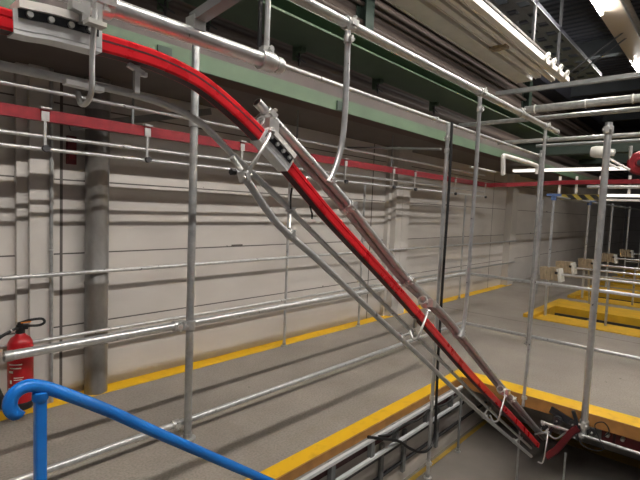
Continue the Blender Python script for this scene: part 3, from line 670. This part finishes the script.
# ------------------------------------------------------------------ white ducts (cable trunking) and tray under the roof
def trunk(label, y0, y1, z0, z1, x1, m=WHITE, x0=-2, lips=True):
    t = thing('cable_trunking', label, 'duct', ((x0 + x1) / 2, (y0 + y1) / 2, z0))
    put('channel', G().box((x0, y0, z0), (x1, y1, z1)), m, t, bevel=.006)
    if lips: put('edge_lip', G().box((x0, y1 - .012, z0 - .012), (x1, y1, z0)), m, t)
    return t
trunk('widest white duct under the roof, the lowest of the parallel ducts', 2.63, 2.88, 3.78, 3.90, 7.95)
trunk('narrow white duct beside the widest one', 2.485, 2.57, 3.80, 3.87, 7.9)
trunk('thin white duct in the middle of the parallel ducts', 2.36, 2.42, 3.80, 3.87, 8.2)
trunk('white duct on the side of the perforated tray', 2.20, 2.30, 3.80, 3.88, 8.4)
t = thing('mounting_tray', 'brown grey tray carrying the parallel white ducts', 'tray', (3, 2.5, 3.9))
put('tray_sheet', G().box((-2, 2.2, 3.9), (7.9, 2.88, 3.93)), mat('brown_tray', (.07, .06, .055), .6), t)
for x in (1.0, 4.0, 6.6, 7.75): put('hanger_strap', G().box((x - .03, 2.2, 3.93), (x + .03, 2.23, 5.2)).box((x - .03, 2.85, 3.93), (x + .03, 2.88, 5.2)), DARKM, t)
t = thing('cable_tie_bundle', 'brown strap and lump under the white ducts', 'strap', (6.2, 2.45, 3.75)); put('strap', G().box((6.1, 2.38, 3.765), (6.22, 2.60, 3.80)).lathe((6.15, 2.5, 3.77), (0, 0, 1), [(0, -.03), (.05, -.02), (.06, 0), (.05, .03), (0, .03)], 9), CARD, t)
t = thing('perforated_tray', 'grey perforated cable tray beside the white ducts', 'tray', (3, 2.4, 4.4))
g = G(); y0, y1 = 2.20, 2.66
g.box((-1, y0, 4.40), (10.6, y0 + .06, 4.412)); g.box((-1, y1 - .06, 4.40), (10.6, y1, 4.412)); g.box((-1, (y0 + y1) / 2 - .03, 4.40), (10.6, (y0 + y1) / 2 + .03, 4.412))
x = -1
while x < 10.5:
    g.box((x, y0 + .06, 4.40), (x + .24, (y0 + y1) / 2 - .03, 4.412)); g.box((x + .18, (y0 + y1) / 2 + .03, 4.40), (x + .42, y1 - .06, 4.412)); x += .42
put('tray_sheet', g, GREYM, t); put('tray_side', G().box((-1, y0, 4.412), (10.6, y0 + .01, 4.47)).box((-1, y1 - .01, 4.412), (10.6, y1, 4.47)), DECK, t)
for i, x in enumerate((7.05, 7.35, 7.7, 8.05)):
    t = thing('cable_tie', 'white curled tie between white duct and perforated tray, ' + ['nearest', 'second', 'third', 'farthest'][i] + ' of four', 'cable tie', (x, 2.155, 3.79), 'white ties on the duct edge')
    put('loop', G().ring((x, 2.155, 3.84), (0, 1, .4), .05, .018, 14, 6), WHITEP, t)

# ------------------------------------------------------------------ fluorescent lighting rows
def lamp_row(y, zb, spans, lab, x0=-3.9, x1=20, hid=False):
    t = thing('lamp_trunking', f'beige {lab} carrying bare fluorescent tubes', 'lamp housing', ((x0 + x1) / 2, y, zb))
    put('housing', G().box((x0, y - .30, zb), (x1, y, zb + .09)), BEIGE, t)
    put('side_lip', G().box((x0, y - .38, zb + .04), (x1, y - .315, zb + .06)).box((x0, y - .315, zb - .01), (x1, y - .30, zb + .06)), GALVD, t)
    for i in range(4):
        x = x0 + 1 + i * (x1 - x0 - 2) / 3; put('suspension_rod', G().cyl((x, y - .1, zb + .075), (x, y - .1, 5.19), .008, n=6), DARKM, t)
    return t
def lamp(label, xa, xb, y, z, group, m=TUBEL):
    t = thing('fluorescent_tube', label, 'lamp', (xa, y, z - .02), group)
    put('lit_tube', G().cyl((xa + .02, y, z), (xb - .02, y, z), .019, n=12), m, t)
    for x, s in ((xa, 1), (xb, -1)): put('lamp_holder', G().box((x - .012, y - .02, z - .025), (x + .012, y + .02, z + .055)), WHITEP, t)
LZ = 4.5
lamp_row(1.68, LZ, None, 'ceiling trunking above the right side', x1=25)
for i, (xa, xb) in enumerate(((6.05, 7.55), (10.15, 11.65))):
    lb = ['glowing tube end at the top edge right of centre', 'glowing tube at the right edge below the beige housing', 'lit tube farther down the right lamp row', 'farthest lit tube of the right lamp row'][i]
    lamp(lb, xa, xb, 1.63, LZ - .035, 'tubes of the right lamp row')
lamp_row(.10, LZ, None, 'ceiling trunking just outside the right edge')
for i, (xa, xb) in enumerate(((-1.9, -.4), (-.3, 1.2), (1.3, 2.8), (2.9, 4.4), (4.5, 6.0))):
    lamp('lit tube of the lamp row just outside the right edge, ' + ['first', 'second', 'third', 'fourth', 'fifth'][i] + ' along', xa, xb, .0, LZ - .035, 'tubes of the near right lamp row')
lamp_row(-2.4, LZ, None, 'ceiling trunking added unseen as fill beyond the right edge,')  # unseen lamp row added as fill to brighten the floor openings
for i, (xa, xb) in enumerate(((7.4, 8.9), (12.2, 13.7))):
    lamp('lit tube of the added unseen fill row outside the right edge, ' + ['first', 'second', 'third', 'fourth', 'fifth'][i] + ' along', xa, xb, -2.44, LZ - .035, 'tubes of the added fill row')

# ------------------------------------------------------------------ pipes and bars across the upper right
def cross(name, label, cat, x, z, r, y0, y1, m=GALV, extra=None):
    return tube_thing(name, label, cat, [(x, y0, z), (x, y1, z)], r, m=m)
t = thing('support_bar', 'grey flat steel bar crossing under the end of the white ducts', 'bar', (6.0, .5, 3.13))
put('bar', G().box((5.97, -3, 3.125), (6.03, 2.42, 3.175)), GREYM, t)
t = thing('conduit_pipe', 'grey conduit with white straps crossing at upper right', 'pipe', (6.0, 0, 2.88))
put('tube', G().cyl((6.0, 2.05, 2.905), (6.0, -3, 2.905), .045, n=16), GALVD, t)
for y in (1.93, 1.38, .93, .3): put('strap', G().ring((6.0, y, 2.905), (0, 1, 0), .047, .008), WHITEP, t)
cross('conduit_pipe', 'thinner grey pipe just below the strapped conduit', 'pipe', 6.2, 2.83, .028, -3, 3.0, GALVD)
cross('conduit_pipe', 'slim grey pipe level with the head of the tall right post', 'pipe', 5.6, 2.46, .022, -3, 2.2, GALVD)
cross('conduit_pipe', 'dark slim pipe crossing behind the tall right post', 'pipe', 7.0, 2.60, .022, -3, 2.2, GREYM)
t = thing('white_batten', 'long white glowing strip crossing behind the top rail end', 'lamp housing', (9.0, 0, 2.43))
put('housing', G().box((8.96, -3, 2.425), (9.04, 3.22, 2.475)), WHITE, t, bevel=.006)
FAR = emis('glowing_white_strip', (1.0, .97, .9), .45)  # faint glow added so the white strips come out bright
put('glow_face', G().box((8.945, -3, 2.418), (9.035, 3.20, 2.462)), FAR, t)
t = thing('white_batten', 'upper of two white strips under the hazard beam at right', 'lamp housing', (9.0, 0, 2.0))
put('housing', G().box((8.97, -3, 1.985), (9.03, 1.76, 2.025)), WHITE, t); put('glow_face', G().box((8.955, -3, 1.98), (9.02, 1.75, 2.018)), FAR, t)
t = thing('white_batten', 'lower of two white strips under the hazard beam at right', 'lamp housing', (9.0, 0, 1.92))
put('housing', G().box((8.97, -3, 1.91), (9.03, 2.0, 1.945)), WHITE, t)
t = thing('hazard_beam', 'black and yellow striped warning board near the right edge', 'warning board', (9.0, 2.05, 1.91))
put('board', G().box((8.96, 1.74, 1.92), (9.0, 2.36, 2.01)), mat('hazard_yellow', (.42, .32, .05), .5), t)
for k in range(3):
    y = 2.17 - k * .185
    put('stripe', G().add([(8.955, y, 2.008), (8.955, y + .10, 2.008), (8.955, y + .01, 1.922), (8.955, y - .09, 1.922), (8.96, y, 2.008), (8.96, y + .10, 2.008), (8.96, y + .01, 1.922), (8.96, y - .09, 1.922)], [(0, 1, 2, 3), (4, 7, 6, 5), (0, 4, 5, 1), (1, 5, 6, 2), (2, 6, 7, 3), (3, 7, 4, 0)]), BLACK, t)
cross('cross_tube', 'light grey tube above the hazard board', 'tube', 9.0, 2.145, .03, -3, 1.95, GALV)
cross('cross_tube', 'light grey tube level with the turned red rail', 'tube', 10.2, 2.30, .03, -3, 3.1, GALV)
for i, y in enumerate((2.05, 1.78, 1.42, 1.0)):
    tube_thing('drop_tube', 'short white drop tube over the hazard board, ' + ['first', 'second', 'third', 'fourth'][i] + ' from the left', 'tube', [(9.05, y + .35, 2.03), (9.05, y + .35, 2.33)], .022, m=WHITE)
# bent tube frame
tube_thing('bent_tube', 'white bent tube frame behind the far end of the top rail', 'frame',
           smooth_path([(6.354, 2.4, 2.143), (6.318, 2.4, 2.34), (6.326, 2.4, 2.394), (6.489, 2.4, 2.405), (7.589, 2.4, 2.402), (7.739, 2.4, 2.377), (7.764, 2.4, 2.27)], 4), .03, m=WHITE)
tube_thing('bent_tube', 'short bright tube with clamp on the rear red rail, right of the cabled post', 'frame', [(6.633, 3, 2.292), (7.589, 3, 2.299)], .018, m=GALV)
t = thing('spot_lamp', 'cream lamp head on a small arm behind the tall right post', 'lamp', (5.4, 1.1, 2.2))
put('head', G().lathe((5.6, 1.148, 2.303), (0, -1, -.1), [(0, -.06), (.05, -.055), (.062, -.02), (.062, .06), (.04, .10), (.035, .16), (0, .17)], 16), WHITEP, t)
put('arm', G().tube([(5.6, 1.062, 2.247), (5.6, 0.842, 2.108)], .012, n=8), WHITE, t)
put('arm', G().tube([(5.6, 1.077, 2.206), (5.6, 0.929, 2.12)], .01, n=8), WHITE, t)
t = thing('valve_wheel', 'dark red round disc at the right edge', 'disc', (6.0, .78, 2.1))
put('disc', G().lathe((6, 0.808, 2.216), (-1, 0, 0), [(0, -.02), (.11, -.02), (.13, 0), (.11, .02), (.05, .025), (.04, .04), (0, .04)], 24), REDD, t)
put('hub', G().lathe((6, 0.808, 2.216), (-1, 0, 0), [(.03, .03), (.03, .06), (0, .065)], 12), DARKM, t)
tube_thing('drop_tube', 'grey upright tube left of the dark red disc', 'tube', [(6, 0.912, 2.402), (6, 0.904, 2.176)], .018, m=GALVD)

# ------------------------------------------------------------------ hatches with yellow kerbs
for i, (a, b) in enumerate(HX):
    wh = ['nearest', 'second', 'third', 'fourth', 'farthest'][i]
    t = thing('floor_opening', f'yellow kerbed opening in the right floor, {wh} of five', 'hatch', ((a + b) / 2, 0, 0))
    put('near_kerb', G().box((a - .03, -3, -.1), (a + .5, 2.33, .012)), YELS, t)
    put('far_kerb', G().box((b - .72, -3, -.1), (b + .08, 2.42, .05)), YELS, t)
    put('end_kerb', G().box((a - .03, 2.26, -.1), (b + .12, 2.42, .055)), YELS, t)
    put('inner_face', G().box((b - .74, -3, -.45), (b - .72, 2.26, -.07)), DARKM, t)
    put('inner_track', G().box((a + .6, -3, -.30), (a + .72, 2.2, -.22)), SLOT, t)
    put('inner_track', G().box((a + .9, -3, -.26), (a + .94, 2.2, -.22)), GALVD, t)
    for j in range(3): put('cross_bar', G().box((a + .5, .2 + j * .75, -.12), (b - .74, .24 + j * .75, -.09)), GREYM, t)
for i, x in enumerate((8.03, 10.45, 12.75, 15.1, 17.6)):
    wh = ['nearest', 'second', 'third', 'fourth', 'farthest'][i]
    t = thing('rail_fence', f'galvanized post with two rails at the {wh} yellow floor opening', 'railing', (x, 2.2, 0), 'rails at the floor openings')
    put('post', G().cyl((x, 2.2, -.1), (x, 2.2, 1.98), .022, n=12), GALV, t)
    put('rail', G().cyl((x, 2.18, .70), (x, -3, .70), .020, n=10), GALV, t)
    if i: put('rail', G().cyl((x, 2.18, .48), (x, -3, .48), .018, n=10), GALVD, t)
    for y in (1.35, .2): put('short_post', G().cyl((x, y, -.1 if i else .0), (x, y, .70), .018, n=10), GALVD, t)
    if i < 2:
        put('blue_clamp', G().box((x - .04, 2.10, 1.94), (x + .04, 2.30, 1.975)).box((x - .03, 2.165, 1.87), (x + .03, 2.235, 1.94)), mat('blue_clamp_paint', (.10, .17, .38), .5) if i == 0 else bpy.data.materials['blue_clamp_paint'], t)
tube_thing('cross_tube', 'blue grey tube joining the heads of the posts at the floor openings', 'tube', [(8.03, 2.2, 1.93), (17.6, 2.2, 1.93)], .02, m=GREYM)
tube_thing('thin_post', 'dim grey post in front of the far wall, left of the second opening', 'post', [(10.2, 3.0, 0), (10.2, 3.0, 1.95)], .02, m=GALVD)
# cardboard bundles on the rails
def bundle(x, y, label):
    t = thing('cardboard_bundle', label, 'box', (x, y, .72), 'bundles on the floor opening rails')
    for k in range(5):
        yy = y + .10 - k * .052
        put('card', G().obox((x, yy, .70 + .005 * (k % 2)), (1, 0, 0), (0, 1, -.12), (0, .12, 1), .11, .023, .10), CARD, t)
    put('end_plate', G().obox((x, y - .155, .69), (1, 0, 0), (0, 1, -.2), (0, .2, 1), .115, .018, .105), WHITEP, t)
    put('clip', G().box((x - .125, y - .14, .71), (x - .11, y - .10, .75)), BLACK, t)
bundle(8.03, 2.17, 'beige bundle with white end on the nearest rail, leftmost of five')
bundle(9.35, 2.29, 'low brown bundle between the two nearest rails')
bundle(10.45, 2.17, 'beige bundle with white end on the second rail, left of the tall post')
bundle(12.75, 2.2, 'beige bundle just right of the tall post, on the third rail')
bundle(15.1, 2.2, 'small dim bundle on the fourth rail near the right edge')
t = thing('rail_fence', 'galvanized rail carrying the low brown bundle between the openings', 'railing', (9.35, 2.2, .48))
put('rail', G().cyl((9.35, 2.4, .70), (9.35, -3, .70), .018, n=10), GALV, t); put('short_post', G().cyl((9.62, 1.9, .05), (9.35, 1.9, .70), .018, n=10), GALVD, t)

# ------------------------------------------------------------------ camera
cam = bpy.data.cameras.new('camera'); co = bpy.data.objects.new('camera', cam); COL.objects.link(co)
cam.sensor_width = 36; cam.lens = 465.06 / 640 * 36; cam.clip_start = .02; cam.clip_end = 100
yaw, pitch, roll = .727982859, .0691316119, .0409822203
fw = V((math.cos(yaw) * math.cos(pitch), math.sin(yaw) * math.cos(pitch), -math.sin(pitch)))
rt = V((math.sin(yaw), -math.cos(yaw), 0)); uv = rt.cross(fw)
r2 = rt * math.cos(roll) + uv * math.sin(roll); u2 = -rt * math.sin(roll) + uv * math.cos(roll)
M = Matrix((r2, u2, -fw)).transposed().to_4x4(); M.translation = V((0, 0, 1.6)); co.matrix_world = M
SC.camera = co
# ------------------------------------------------------------------ world and view
wd = bpy.data.worlds.new('world'); SC.world = wd; wd.use_nodes = True
wd.node_tree.nodes['Background'].inputs[0].default_value = (.5, .52, .56, 1); wd.node_tree.nodes['Background'].inputs[1].default_value = .03
SC.view_settings.view_transform = 'Standard'; SC.view_settings.look = 'None'; SC.view_settings.gamma = 1
SC.view_settings.use_curve_mapping = False
SC.view_settings.exposure = 1.35
SC.cycles.use_denoising = True
SC.cycles.max_bounces = 6
